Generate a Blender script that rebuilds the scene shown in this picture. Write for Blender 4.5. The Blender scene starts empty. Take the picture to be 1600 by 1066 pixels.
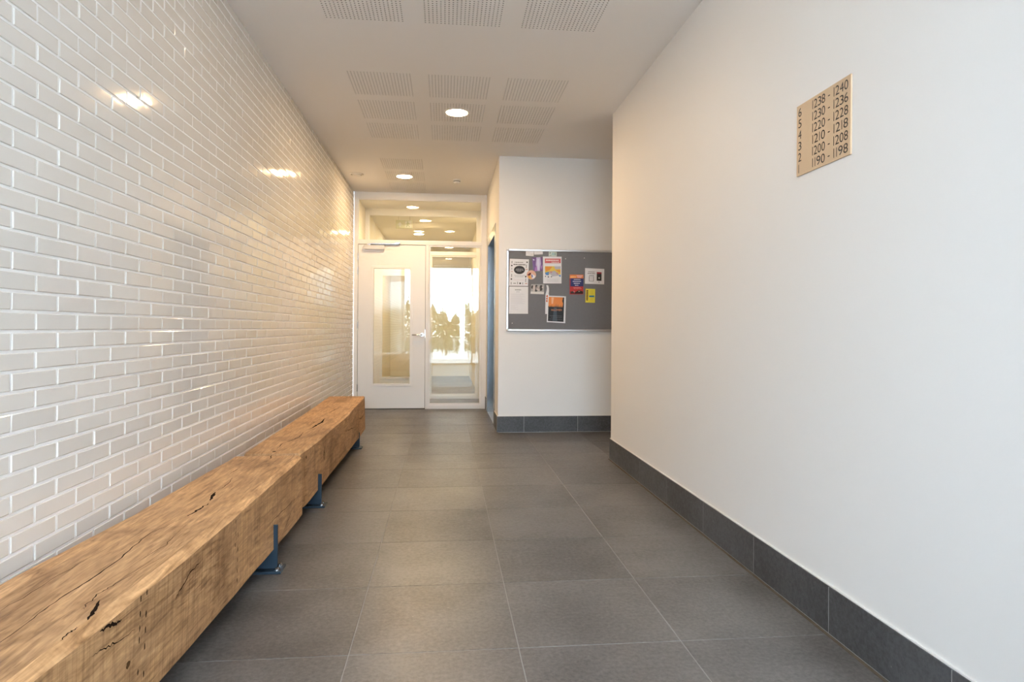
import bpy, bmesh, math, random
from mathutils import Matrix, Vector
random.seed(7)
PI = math.pi
scn = bpy.context.scene
COL = scn.collection

# ------------------------------------------------------------------ camera
EYE = Vector((0.0, 0.0, 1.147))
FPX, YAW, PITCH, ROLL, SHY = 1026.4, 0.10214, 0.00039, 0.00624, -20.82
_d = Vector((math.sin(YAW), math.cos(YAW), 0)); _r = Vector((math.cos(YAW), -math.sin(YAW), 0)); _u = Vector((0, 0, 1))
CD = _d * math.cos(PITCH) + _u * math.sin(PITCH)
_u2 = -_d * math.sin(PITCH) + _u * math.cos(PITCH)
CR = _r * math.cos(ROLL) + _u2 * math.sin(ROLL)
CU = -_r * math.sin(ROLL) + _u2 * math.cos(ROLL)
cam = bpy.data.cameras.new('camera')
cam.sensor_fit = 'HORIZONTAL'; cam.sensor_width = 36.0
cam.lens = FPX / 1600 * 36.0
cam.shift_y = SHY / 1600
cam.clip_start = 0.02; cam.clip_end = 500
camo = bpy.data.objects.new('camera', cam); COL.objects.link(camo)
M3 = Matrix((CR, CU, -CD)).transposed()
camo.matrix_world = Matrix.Translation(EYE) @ M3.to_4x4()
scn.camera = camo

# ------------------------------------------------------------------ world, light levels, exposure
SKY = 18.0           # overcast daylight seen through the entrance glazing
LAMP = 275.0         # downlight diffusers
LAMP_IN = 330.0       # lamps of the lobby behind the glass
LAMP_FRONT_ADDED = 80.0      # weak unseen lamp added to brighten the near walls and ceiling
LAMP_COL = (1.0, 0.685, 0.375)
world = bpy.data.worlds.new('overcast_sky'); scn.world = world
world.use_nodes = True
wn = world.node_tree; wn.nodes.clear()
wo = wn.nodes.new('ShaderNodeOutputWorld'); wb = wn.nodes.new('ShaderNodeBackground')
wb.inputs['Color'].default_value = (0.74, 0.85, 1.0, 1); wb.inputs['Strength'].default_value = SKY
wn.links.new(wb.outputs[0], wo.inputs[0])
scn.view_settings.view_transform = 'Standard'
scn.view_settings.look = 'None'
scn.view_settings.exposure = 0.43
scn.view_settings.gamma = 1.0
scn.view_settings.use_curve_mapping = False
scn.cycles.max_bounces = 14
scn.cycles.diffuse_bounces = 8
scn.cycles.glossy_bounces = 6
scn.cycles.transparent_max_bounces = 24
scn.cycles.sample_clamp_indirect = 6.0
scn.cycles.caustics_reflective = False
scn.cycles.caustics_refractive = False

# ------------------------------------------------------------------ dimensions (metres)
XL, XR = -1.262, 1.455       # brick face, right wall face
ZC = 3.028                   # ceiling
YE = -1.5                    # entrance glazing behind the camera
YW = 5.64                    # end of the right wall
YB = 7.165                   # wall with the notice board
XS = 0.585                   # wall with the lift
YS = 9.29                    # front of the glazed screen
Y2 = 10.59                   # second screen
YEND = 15.6
XREC = 3.5
TOP = 3.25

# ------------------------------------------------------------------ helpers
class MB:
    def __init__(s): s.v = []; s.f = []
    def quad(s, a, b, c, d):
        n = len(s.v); s.v += [tuple(a), tuple(b), tuple(c), tuple(d)]; s.f.append((n, n+1, n+2, n+3)); return s
    def poly(s, pts):
        n = len(s.v); s.v += [tuple(p) for p in pts]; s.f.append(tuple(range(n, n+len(pts)))); return s
    def box(s, x0, x1, y0, y1, z0, z1):
        n = len(s.v)
        s.v += [(x0,y0,z0),(x1,y0,z0),(x1,y1,z0),(x0,y1,z0),(x0,y0,z1),(x1,y0,z1),(x1,y1,z1),(x0,y1,z1)]
        s.f += [(n,n+3,n+2,n+1),(n+4,n+5,n+6,n+7),(n,n+1,n+5,n+4),(n+1,n+2,n+6,n+5),(n+2,n+3,n+7,n+6),(n+3,n,n+4,n+7)]
        return s
    def loft(s, rings, cap0=True, cap1=True):
        n = len(s.v); k = len(rings[0])
        for r in rings: s.v += [tuple(p) for p in r]
        for i in range(len(rings)-1):
            for j in range(k):
                a = n+i*k+j; b = n+i*k+(j+1) % k
                s.f.append((a, b, b+k, a+k))
        if cap0: s.f.append(tuple(n+j for j in reversed(range(k))))
        if cap1: s.f.append(tuple(n+(len(rings)-1)*k+j for j in range(k)))
        return s
    def lathe(s, prof, cx, cy, n=32, axis='Z', cap0=True, cap1=True):
        rings = []
        for r, h in prof:
            ring = []
            for i in range(n):
                a = 2*PI*i/n
                if axis == 'Z': ring.append((cx+r*math.cos(a), cy+r*math.sin(a), h))
                elif axis == 'Y': ring.append((cx+r*math.cos(a), h, cy+r*math.sin(a)))
                else: ring.append((h, cx+r*math.cos(a), cy+r*math.sin(a)))
            rings.append(ring)
        return s.loft(rings, cap0, cap1)
    def tube(s, pts, rad, n=10):
        pts = [Vector(p) for p in pts]; rings = []
        for i, p in enumerate(pts):
            t = (pts[min(i+1, len(pts)-1)] - pts[max(i-1, 0)]).normalized()
            up = Vector((0,0,1)) if abs(t.z) < .9 else Vector((1,0,0))
            a = t.cross(up).normalized(); b = t.cross(a)
            rr = rad[i] if isinstance(rad, (list, tuple)) else rad
            rings.append([p + (a*math.cos(2*PI*j/n) + b*math.sin(2*PI*j/n))*rr for j in range(n)])
        return s.loft(rings)
    def mesh(s, name, m, smooth=False, bevel=0.0):
        me = bpy.data.meshes.new(name); me.from_pydata(s.v, [], s.f)
        bm = bmesh.new(); bm.from_mesh(me)
        if bevel:
            bmesh.ops.remove_doubles(bm, verts=bm.verts, dist=1e-6)
            bmesh.ops.bevel(bm, geom=list(bm.edges), offset=bevel, segments=2, affect='EDGES', profile=0.5, clamp_overlap=True)
        bmesh.ops.recalc_face_normals(bm, faces=bm.faces)
        bm.to_mesh(me); bm.free()
        if m: me.materials.append(m)
        if smooth:
            for p in me.polygons: p.use_smooth = True
        return me
    def build(s, name, m, parent=None, smooth=False, bevel=0.0):
        return link(name, s.mesh(name, m, smooth, bevel), parent)

def link(name, me, parent=None, loc=None):
    o = bpy.data.objects.new(name, me); COL.objects.link(o)
    if parent is not None: o.parent = parent
    if loc is not None: o.location = loc
    return o
def tag(o, label, cat, group=None):
    o['label'] = label; o['category'] = cat
    if group: o['group'] = group
    return o
def struct(o, label=None):
    o['kind'] = 'structure'
    if label: o['label'] = label
    return o
def empty(name, loc=(0,0,0)):
    o = bpy.data.objects.new(name, None); COL.objects.link(o); o.location = loc
    o.empty_display_size = 0.1
    return o
def thing(name, label, cat, group=None):
    return tag(empty(name), label, cat, group)
def BX(*a): return MB().box(*a)

# ------------------------------------------------------------------ materials
def new_mat(name):
    m = bpy.data.materials.new(name); m.use_nodes = True
    nt = m.node_tree; b = nt.nodes['Principled BSDF']
    return m, nt, b
def N(nt, t, **kw):
    n = nt.nodes.new(t)
    for k, v in kw.items(): setattr(n, k, v)
    return n
def pmat(name, col, rough=0.5, metal=0.0, spec=0.5, var=0.0, vscale=4.0, bump=0.0, bscale=60.0, coat=0.0):
    m, nt, b = new_mat(name)
    b.inputs['Base Color'].default_value = (*col, 1); b.inputs['Roughness'].default_value = rough
    b.inputs['Metallic'].default_value = metal; b.inputs['Specular IOR Level'].default_value = spec
    b.inputs['Coat Weight'].default_value = coat; b.inputs['Coat Roughness'].default_value = 0.08
    tc = N(nt, 'ShaderNodeTexCoord')
    if var:
        no = N(nt, 'ShaderNodeTexNoise'); no.inputs['Scale'].default_value = vscale; no.inputs['Detail'].default_value = 6
        nt.links.new(tc.outputs['Object'], no.inputs['Vector'])
        mx = N(nt, 'ShaderNodeMix', data_type='RGBA')
        mx.inputs[6].default_value = (*[c*(1-var) for c in col], 1); mx.inputs[7].default_value = (*[min(1, c*(1+var)) for c in col], 1)
        nt.links.new(no.outputs['Fac'], mx.inputs[0]); nt.links.new(mx.outputs[2], b.inputs['Base Color'])
    if bump:
        n2 = N(nt, 'ShaderNodeTexNoise'); n2.inputs['Scale'].default_value = bscale; n2.inputs['Detail'].default_value = 4
        nt.links.new(tc.outputs['Object'], n2.inputs['Vector'])
        bp = N(nt, 'ShaderNodeBump'); bp.inputs['Strength'].default_value = bump; bp.inputs['Distance'].default_value = 0.002
        nt.links.new(n2.outputs['Fac'], bp.inputs['Height']); nt.links.new(bp.outputs[0], b.inputs['Normal'])
    return m
def emit(name, col, strength):
    m = bpy.data.materials.new(name); m.use_nodes = True; nt = m.node_tree; nt.nodes.clear()
    o = N(nt, 'ShaderNodeOutputMaterial'); e = N(nt, 'ShaderNodeEmission')
    e.inputs[0].default_value = (*col, 1); e.inputs[1].default_value = strength
    nt.links.new(e.outputs[0], o.inputs[0]); return m
def glass(name, ior=1.5, tint=(0.97, 0.99, 0.98)):
    m = bpy.data.materials.new(name); m.use_nodes = True; nt = m.node_tree; nt.nodes.clear()
    o = N(nt, 'ShaderNodeOutputMaterial'); t = N(nt, 'ShaderNodeBsdfTransparent'); g = N(nt, 'ShaderNodeBsdfGlossy')
    t.inputs[0].default_value = (*tint, 1); g.inputs['Roughness'].default_value = 0.0; g.inputs[0].default_value = (1, 1, 1, 1)
    fr = N(nt, 'ShaderNodeLayerWeight'); fr.inputs['Blend'].default_value = (1-1/ior) if ior > 1 else .3
    mx = N(nt, 'ShaderNodeMixShader')
    nt.links.new(fr.outputs['Fresnel'], mx.inputs[0]); nt.links.new(t.outputs[0], mx.inputs[1]); nt.links.new(g.outputs[0], mx.inputs[2])
    nt.links.new(mx.outputs[0], o.inputs[0]); return m

M = {}
M['paint'] = pmat('white_wall_paint', (0.86, 0.855, 0.845), 0.55, var=0.012, vscale=1.3, bump=0.06, bscale=220)
M['ceil'] = pmat('white_ceiling_paint', (0.90, 0.89, 0.88), 0.7, var=0.01, vscale=1.0)
M['mortar'] = pmat('white_mortar', (0.90, 0.90, 0.90), 0.8, var=0.04, vscale=30, bump=0.2, bscale=300)
M['joinery'] = pmat('white_joinery_paint', (0.87, 0.865, 0.86), 0.35)
M['steel'] = pmat('brushed_steel', (0.36, 0.39, 0.42), 0.2, metal=1.0)
M['chrome'] = pmat('satin_chrome', (0.55, 0.55, 0.56), 0.25, metal=1.0)
M['alu'] = pmat('anodised_aluminium', (0.78, 0.79, 0.81), 0.3, metal=0.85)
M['greyplastic'] = pmat('silver_grey_paint', (0.66, 0.67, 0.70), 0.4)
M['white_plastic'] = pmat('white_plastic', (0.82, 0.81, 0.79), 0.4)
M['dark'] = pmat('dark_void', (0.035, 0.033, 0.03), 0.9)
M['gasket'] = pmat('dark_gap_seal', (0.05, 0.05, 0.05), 0.7)
M['void'] = pmat('acoustic_fleece', (0.07, 0.066, 0.062), 0.95)
M['bluesteel'] = pmat('blue_grey_painted_steel', (0.018, 0.034, 0.052), 0.45, spec=0.3, var=0.12, vscale=8)
M['felt'] = pmat('grey_felt', (0.19, 0.19, 0.205), 0.95, var=0.06, vscale=40, bump=0.3, bscale=500)
M['paper'] = pmat('white_paper', (0.82, 0.83, 0.87), 0.7)
M['tan'] = pmat('tan_sign_plate', (0.56, 0.40, 0.26), 0.45, var=0.02, vscale=5)
M['black'] = pmat('black_lettering', (0.02, 0.02, 0.02), 0.6)
M['bead'] = pmat('white_bead', (0.82, 0.81, 0.80), 0.5)
M['dirt'] = pmat('brown_dirty_sealant', (0.10, 0.075, 0.05), 0.8, var=0.4, vscale=20)
M['glass'] = glass('clear_glass', 1.55)
M['paving'] = pmat('pale_paving', (0.74, 0.73, 0.71), 0.8, var=0.1, vscale=2)
M['leaf'] = pmat('shrub_leaves', (0.05, 0.08, 0.03), 0.6, var=0.3, vscale=3)
M['bark'] = pmat('shrub_bark', (0.10, 0.07, 0.05), 0.9)
M['lamp'] = emit('warm_downlight_diffuser', LAMP_COL, LAMP)
M['lamp_front_added'] = emit('added_downlight_diffuser', LAMP_COL, LAMP_FRONT_ADDED)
M['lamp_in'] = emit('lobby_downlight_diffuser', LAMP_COL, LAMP_IN)
M['beige'] = pmat('beige_lobby_paint', (0.82, 0.79, 0.72), 0.6)

def stone(name, base, rough):
    m, nt, b = new_mat(name)
    tc = N(nt, 'ShaderNodeTexCoord'); geo = N(nt, 'ShaderNodeNewGeometry'); oi = N(nt, 'ShaderNodeObjectInfo')
    n1 = N(nt, 'ShaderNodeTexNoise'); n1.inputs['Scale'].default_value = 3.0; n1.inputs['Detail'].default_value = 5
    n2 = N(nt, 'ShaderNodeTexNoise'); n2.inputs['Scale'].default_value = 60.0; n2.inputs['Detail'].default_value = 5; n2.inputs['Roughness'].default_value = 0.7
    n3 = N(nt, 'ShaderNodeTexNoise'); n3.inputs['Scale'].default_value = 28.0; n3.inputs['Detail'].default_value = 3
    for n in (n1, n2, n3): nt.links.new(geo.outputs['Position'], n.inputs['Vector'])
    add = N(nt, 'ShaderNodeMath', operation='MULTIPLY_ADD'); add.inputs[1].default_value = 0.62
    nt.links.new(n2.outputs['Fac'], add.inputs[0])
    m1 = N(nt, 'ShaderNodeMath', operation='MULTIPLY'); m1.inputs[1].default_value = 0.38
    nt.links.new(n1.outputs['Fac'], m1.inputs[0]); nt.links.new(m1.outputs[0], add.inputs[2])
    ad2 = N(nt, 'ShaderNodeMath', operation='MULTIPLY_ADD'); ad2.inputs[1].default_value = 0.10
    nt.links.new(oi.outputs['Random'], ad2.inputs[0]); nt.links.new(add.outputs[0], ad2.inputs[2])
    cr = N(nt, 'ShaderNodeValToRGB')
    cr.color_ramp.elements[0].position = 0.42; cr.color_ramp.elements[0].color = (*[c*0.62 for c in base], 1)
    cr.color_ramp.elements[1].position = 0.66; cr.color_ramp.elements[1].color = (*[c*1.45 for c in base], 1)
    nt.links.new(ad2.outputs[0], cr.inputs[0])
    # small pale flecks and scuffs
    fl = N(nt, 'ShaderNodeTexNoise'); fl.inputs['Scale'].default_value = 42.0; fl.inputs['Detail'].default_value = 2
    mp = N(nt, 'ShaderNodeMapping'); mp.inputs['Scale'].default_value = (1.0, 1.7, 1.0); mp.inputs['Rotation'].default_value = (0, 0, .5)
    nt.links.new(geo.outputs['Position'], mp.inputs['Vector']); nt.links.new(mp.outputs[0], fl.inputs['Vector'])
    fr = N(nt, 'ShaderNodeMapRange'); fr.inputs[1].default_value = 0.735; fr.inputs[2].default_value = 0.80; fr.inputs[3].default_value = 0; fr.inputs[4].default_value = 0.55
    nt.links.new(fl.outputs['Fac'], fr.inputs[0])
    mx = N(nt, 'ShaderNodeMix', data_type='RGBA'); mx.inputs[7].default_value = (0.42, 0.40, 0.38, 1)
    nt.links.new(fr.outputs[0], mx.inputs[0]); nt.links.new(cr.outputs[0], mx.inputs[6]); nt.links.new(mx.outputs[2], b.inputs['Base Color'])
    rr = N(nt, 'ShaderNodeMapRange'); rr.inputs[3].default_value = rough-0.08; rr.inputs[4].default_value = rough+0.10
    nt.links.new(n3.outputs['Fac'], rr.inputs[0]); nt.links.new(rr.outputs[0], b.inputs['Roughness'])
    bp = N(nt, 'ShaderNodeBump'); bp.inputs['Strength'].default_value = 0.12; bp.inputs['Distance'].default_value = 0.002
    nt.links.new(n2.outputs['Fac'], bp.inputs['Height']); nt.links.new(bp.outputs[0], b.inputs['Normal'])
    return m
M['floor'] = stone('grey_floor_tile', (0.106, 0.098, 0.093), 0.34)
M['skirt'] = stone('dark_skirting_tile', (0.066, 0.068, 0.073), 0.45)
M['skgrout'] = pmat('pale_skirting_grout', (0.42, 0.42, 0.41), 0.85)
M['grout'] = pmat('pale_grout', (0.30, 0.29, 0.275), 0.85, var=0.2, vscale=6)

def brickmat():
    m, nt, b = new_mat('cream_glazed_brick')
    oi = N(nt, 'ShaderNodeObjectInfo'); geo = N(nt, 'ShaderNodeNewGeometry')
    n1 = N(nt, 'ShaderNodeTexNoise'); n1.inputs['Scale'].default_value = 3.3; n1.inputs['Detail'].default_value = 3
    nt.links.new(geo.outputs['Position'], n1.inputs['Vector'])
    mx = N(nt, 'ShaderNodeMix', data_type='RGBA')
    mx.inputs[6].default_value = (0.74, 0.705, 0.66, 1); mx.inputs[7].default_value = (0.81, 0.775, 0.73, 1)
    nt.links.new(n1.outputs['Fac'], mx.inputs[0]); nt.links.new(mx.outputs[2], b.inputs['Base Color'])
    b.inputs['Roughness'].default_value = 0.075; b.inputs['Specular IOR Level'].default_value = 0.5
    n2 = N(nt, 'ShaderNodeTexNoise'); n2.inputs['Scale'].default_value = 14.0; n2.inputs['Detail'].default_value = 2
    nt.links.new(geo.outputs['Position'], n2.inputs['Vector'])
    bp = N(nt, 'ShaderNodeBump'); bp.inputs['Strength'].default_value = 0.16; bp.inputs['Distance'].default_value = 0.004
    nt.links.new(n2.outputs['Fac'], bp.inputs['Height']); nt.links.new(bp.outputs[0], b.inputs['Normal'])
    return m
M['brick'] = brickmat()

def woodmat(name, seed, dark=1.0):
    m, nt, b = new_mat(name)
    tc = N(nt, 'ShaderNodeTexCoord')
    def noise(scale, sc, det=5, rough=0.6, dist=0.0):
        mp = N(nt, 'ShaderNodeMapping'); mp.inputs['Scale'].default_value = sc; mp.inputs['Location'].default_value = (seed*1.7, seed*.9, seed*2.3)
        n = N(nt, 'ShaderNodeTexNoise'); n.inputs['Scale'].default_value = scale; n.inputs['Detail'].default_value = det
        n.inputs['Roughness'].default_value = rough; n.inputs['Distortion'].default_value = dist
        nt.links.new(tc.outputs['Object'], mp.inputs['Vector']); nt.links.new(mp.outputs[0], n.inputs['Vector'])
        return n
    grain = noise(9.0, (4.0, 0.42, 4.0), 6, 0.62, 1.6)
    fine = noise(60.0, (2.2, 0.25, 2.2), 3, 0.6, 0.4)
    saw = noise(38.0, (0.12, 2.2, 0.10), 3, 0.7, 0.2)
    blot = noise(2.6, (1.0, 0.8, 1.5), 5, 0.6, 0.8)
    def ramp(src, stops):
        cr = N(nt, 'ShaderNodeValToRGB'); e = cr.color_ramp.elements
        e[0].position, e[0].color = stops[0][0], (*stops[0][1], 1); e[1].position, e[1].color = stops[-1][0], (*stops[-1][1], 1)
        for p, c in stops[1:-1]:
            x = e.new(p); x.color = (*c, 1)
        nt.links.new(src, cr.inputs[0]); return cr
    base = ramp(grain.outputs['Fac'], [(0.28, (0.23*dark, 0.115*dark, 0.045*dark)), (0.45, (0.43*dark, 0.24*dark, 0.112*dark)), (0.62, (0.56*dark, 0.33*dark, 0.165*dark)), (0.8, (0.65*dark, 0.42*dark, 0.235*dark))])
    def mul(a, src, stops):
        r = ramp(src, stops); mx = N(nt, 'ShaderNodeMix', data_type='RGBA', blend_type='MULTIPLY'); mx.inputs[0].default_value = 1.0
        nt.links.new(a, mx.inputs[6]); nt.links.new(r.outputs[0], mx.inputs[7]); return mx.outputs[2]
    c = mul(base.outputs[0], fine.outputs['Fac'], [(0.3, (0.80, 0.78, 0.75)), (0.65, (1.05, 1.05, 1.05))])
    geo = N(nt, 'ShaderNodeNewGeometry'); sx = N(nt, 'ShaderNodeSeparateXYZ'); nt.links.new(geo.outputs['True Normal'], sx.inputs[0])
    c0 = c; c1 = mul(c, saw.outputs['Fac'], [(0.32, (0.70, 0.65, 0.60)), (0.56, (1.0, 1.0, 1.0))])   # saw marks only on the sawn front face
    fm_ = N(nt, 'ShaderNodeMix', data_type='RGBA'); ab = N(nt, 'ShaderNodeMath', operation='POWER'); ab.inputs[1].default_value = 3.0; ab.use_clamp = True
    mxx = N(nt, 'ShaderNodeMath', operation='MAXIMUM'); mxx.inputs[1].default_value = 0.0
    nt.links.new(sx.outputs[0], mxx.inputs[0]); nt.links.new(mxx.outputs[0], ab.inputs[0]); nt.links.new(ab.outputs[0], fm_.inputs[0])
    nt.links.new(c0, fm_.inputs[6]); nt.links.new(c1, fm_.inputs[7]); c = fm_.outputs[2]
    c = mul(c, blot.outputs['Fac'], [(0.34, (0.60, 0.54, 0.48)), (0.50, (0.98, 0.97, 0.96)), (0.68, (1.16, 1.15, 1.10))])
    nt.links.new(c, b.inputs['Base Color'])
    b.inputs['Roughness'].default_value = 0.55; b.inputs['Specular IOR Level'].default_value = 0.35
    bp = N(nt, 'ShaderNodeBump'); bp.inputs['Strength'].default_value = 0.35; bp.inputs['Distance'].default_value = 0.003
    nt.links.new(grain.outputs['Fac'], bp.inputs['Height']); nt.links.new(bp.outputs[0], b.inputs['Normal'])
    return m
M['oak1'] = woodmat('weathered_oak_near', 1.0, 1.08)
M['sapoak'] = woodmat('pale_sapwood_oak', 3.0, 1.22)
M['oak2'] = woodmat('golden_oak_far', 5.0, 1.04)
M['crack'] = pmat('dark_wood_crack', (0.018, 0.010, 0.006), 0.95, spec=0.05)
M['knot'] = pmat('wood_knot', (0.10, 0.048, 0.02), 0.8, spec=.1, var=0.3, vscale=60)
M['stain'] = pmat('brown_wood_stain', (0.30, 0.16, 0.065), 0.6, var=.2, vscale=30)
M['sap'] = pmat('pale_sapwood', (0.62, 0.44, 0.25), 0.6, var=0.12, vscale=25)
_pc = {}
def ink(col, rough=0.65):
    k = tuple(col)
    if k not in _pc: _pc[k] = pmat('printed_ink_%d' % len(_pc), col, rough)
    return _pc[k]

# ================================================================== THE SETTING
# ---- floor slab and tiles
TX, TY, TX0, TY0 = 0.5996, 0.6037, -0.32786, 2.33903
floor = struct(BX(XL-.2, XREC+.2, YE-.2, YEND+.2, -0.20, -0.0013).build('floor', M['grout']))
_tile = {}
def floor_tile(x0, x1, y0, y1):
    w, d = round(x1-x0, 4), round(y1-y0, 4)
    if (w, d) not in _tile:
        e = 0.0012
        mb = MB().loft([[(0,0,-.012),(w,0,-.012),(w,d,-.012),(0,d,-.012)], [(0,0,-e),(w,0,-e),(w,d,-e),(0,d,-e)], [(e,e,0),(w-e,e,0),(w-e,d-e,0),(e,d-e,0)]])
        _tile[(w, d)] = mb.mesh('tile', M['floor'])
    o = link('tile', _tile[(w, d)], floor, (x0, y0, 0)); return o
g = 0.0017
def floor_region(xa, xb, ya, yb):
    for i in range(-3, 8):
        for j in range(-7, 24):
            x0, x1 = max(TX0+i*TX+g, xa), min(TX0+(i+1)*TX-g, xb)
            y0, y1 = max(TY0+j*TY+g, ya), min(TY0+(j+1)*TY-g, yb)
            if x1-x0 > .012 and y1-y0 > .012: floor_tile(x0, x1, y0, y1)
floor_region(XL-.004, XR, YE, YW)
floor_region(XL-.004, XREC, YW, YB)
floor_region(XL-.004, XS, YB, YEND)

# ---- left wall: mortar bed with glazed bricks
wall_left = struct(BX(XL-.25, XL-.0035, YE, YS, -0.2, TOP).build('wall_left', M['mortar']), 'cream glazed brick wall with white joints')
BP, BH, BJ = 0.2297, 0.0598, 0.0095
def brick_geo(w, h):
    b, t = 0.0022, 0.012
    y, z = w/2, h/2
    r0 = [(-t,-y,-z),(-t,y,-z),(-t,y,z),(-t,-y,z)]
    r1 = [(-b*.7,-y,-z),(-b*.7,y,-z),(-b*.7,y,z),(-b*.7,-y,z)]
    r2 = [(0,-y+b,-z+b),(0,y-b,-z+b),(0,y-b,z-b),(0,-y+b,z-b)]
    return r0, r1, r2
def project(p):
    v = Vector(p) - EYE; z = v.dot(CD)
    if z < .05: return None
    return 800+FPX*v.dot(CR)/z, 533+SHY-FPX*v.dot(CU)/z, z
bricks = []
zb0 = 2.084 - 35*BH
row = 0
while True:
    za, zt = zb0+row*BH+BJ/2, zb0+(row+1)*BH-BJ/2
    if za > ZC-.01: break
    za, zt = max(za, 0.002), min(zt, ZC-.002)
    k0 = round((1.218-(zb0+row*BH+BH/2))/BH)
    off = 2.063 + (BP/2 if k0 % 2 else 0)
    j = math.floor((YE-off)/BP)
    while True:
        ya, yb = off+j*BP+BJ/2, off+(j+1)*BP-BJ/2
        j += 1
        ya, yb = max(ya, YE+.003), min(yb, YS-.003)
        if ya > YS-.02: break
        if yb-ya < .015 or zt-za < .01: continue
        bricks.append((ya, yb, za, zt))
    row += 1
def bench_hides(y, z): return z < 0.40
def score(bk):
    ya, yb, za, zt = bk
    p = project((XL, (ya+yb)/2, (za+zt)/2))
    if p is None or not (-60 < p[0] < 1600 and -20 < p[1] < 1080) or bench_hides((ya+yb)/2, (za+zt)/2): return 0
    a, b = project((XL, ya, za)), project((XL, yb, zt))
    if a is None or b is None: return 0
    return abs(a[0]-b[0])*(zt-za)/p[2]
order = sorted(range(len(bricks)), key=lambda i: -score(bricks[i]))
big = set(order[:298])
_bm = {}; stuff = MB(); rb = random.Random(3)
for i, (ya, yb, za, zt) in enumerate(bricks):
    w, h = round(yb-ya, 3), round(zt-za, 4)
    cy, cz = (ya+yb)/2, (za+zt)/2
    dx = rb.uniform(-.0009, .0009); rz, ry = rb.gauss(0, .0045), rb.gauss(0, .006)
    if i in big:
        if (w, h) not in _bm: _bm[(w, h)] = MB().loft(list(brick_geo(w, h)), cap0=False).mesh('brick', M['brick'])
        o = link('brick', _bm[(w, h)], wall_left, (XL+dx, cy, cz)); o.rotation_euler = (0, ry, rz)
    else:
        R = Matrix.Rotation(rz, 3, 'Z') @ Matrix.Rotation(ry, 3, 'Y')
        stuff.loft([[R @ Vector(p) + Vector((XL+dx, cy, cz)) for p in ring] for ring in brick_geo(w, h)], cap0=False)
bs = stuff.build('brick_courses', M['brick'], wall_left); bs['kind'] = 'stuff'

# ---- plain walls
def wall(name, *b, m='paint', label=None): return struct(BX(*b).build(name, M[m]), label)
wall('wall_right', XR, XR+.2, YE, YW, -0.1, TOP, label='white painted wall with the directory sign')
wall('wall_alcove_front', XR+.2, XREC, YW-.2, YW, -0.1, TOP)
wall('wall_alcove_right', XREC, XREC+.2, YW-.2, YB+.2, -0.1, TOP)
wall('wall_back', XS, XREC, YB, YB+.2, -0.1, TOP, label='white wall behind the notice board')
LY0, LY1, LZ = 7.62, 9.07, 2.37       # lift architrave
wall('wall_lift_near', XS, XS+.3, YB+.2, LY0, -0.1, TOP)
wall('wall_lift_far', XS, XS+.3, LY1, YS+.1, -0.1, TOP)
wall('wall_lift_over', XS, XS+.3, LY0, LY1, LZ, TOP)
wall('wall_lift_shaft', XS+.3, XS+.4, YB+.2, YS+.1, -0.1, TOP)
wall('wall_lobby_left', XL-.25, XL, YS+.1, YEND, -0.1, TOP, m='beige')
wall('wall_lobby_right', XS, XS+.2, YS+.1, YEND, -0.1, TOP, m='beige')
wall('wall_lobby_end', XL-.25, XS+.2, YEND, YEND+.2, -0.1, TOP, m='beige')
struct(BX(XL-.3, XREC+.3, YE-.1, YEND+.3, TOP, TOP+.15).build('sky_block_slab', M['dark']))  # unseen slab added over the ceiling to keep sky light out

# ---- ceiling with perforated acoustic fields
PX = [(-0.737, -0.257), (-0.142, 0.338), (0.456, 0.936)]
PY = [2.39, 3.00, 3.61]; PY2 = [4.92, 5.535, 6.145]; PY3 = [7.42, 8.03, 8.645]
PS = 0.488
LIGHTS = [(0.095, 5.756), (-0.510, 8.272), (0.095, 3.245)]  # the last is an added lamp outside the view
fields = [(x, y) for y in PY+PY2 for x, _ in PX] + [(PX[0][0], y) for y in PY3]
def ceil_piece(mb, xa, xb, ya, yb):
    fs = [(x, y) for x, y in fields if x < xb and x+.48 > xa and y < yb and y+PS > ya]
    xs = sorted({xa, xb} | {v for x, y in fs for v in (x, x+.48) if xa < v < xb}); ys = sorted({ya, yb} | {v for x, y in fs for v in (y, y+PS) if ya < v < yb})
    for a, b in zip(xs, xs[1:]):
        for c, d in zip(ys, ys[1:]):
            if any(x-1e-4 < a and b < x+.4801 and y-1e-4 < c and d < y+PS+1e-4 for x, y in fs): continue
            mb.quad((a, c, ZC), (a, d, ZC), (b, d, ZC), (b, c, ZC))
cm = MB()
ceil_piece(cm, XL-.004, XR, YE, YW); ceil_piece(cm, XL-.004, XREC, YW, YB); ceil_piece(cm, XL-.004, XS, YB, YEND)
ceiling = struct(cm.build('ceiling', M['ceil']))
def field_mesh(lamp=None):
    n = 20; p = 0.48/n; q = PS/n; r = 0.0055; dz = 0.0015
    mb = MB()
    for i in range(n):
        for j in range(n):
            x0, y0 = i*p, j*q; cx, cy = x0+p/2, y0+q/2
            c = [(x0+p,y0+q,0),(x0,y0+q,0),(x0,y0,0),(x0+p,y0,0)]
            if lamp and math.hypot(cx-lamp[0], cy-lamp[1]) < 0.118:
                mb.quad(*c); continue
            o = [(cx+r*math.cos(PI/8+k*PI/4), cy+r*math.sin(PI/8+k*PI/4), 0) for k in range(8)]
            b = len(mb.v); mb.v += c + o + [(x, y, dz) for x, y, _ in o]
            for k in range(4):
                mb.f.append((b+k, b+4+2*k+1, b+4+2*k))
                mb.f.append((b+k, b+(k+1) % 4, b+4+(2*k+2) % 8, b+4+2*k+1))
            for k in range(8):
                k2 = (k+1) % 8; mb.f.append((b+4+k, b+4+k2, b+12+k2, b+12+k))
    me = bpy.data.meshes.new('perforated_panel'); me.from_pydata(mb.v, [], mb.f); me.materials.append(M['ceil']); return me
fm = field_mesh()
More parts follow.
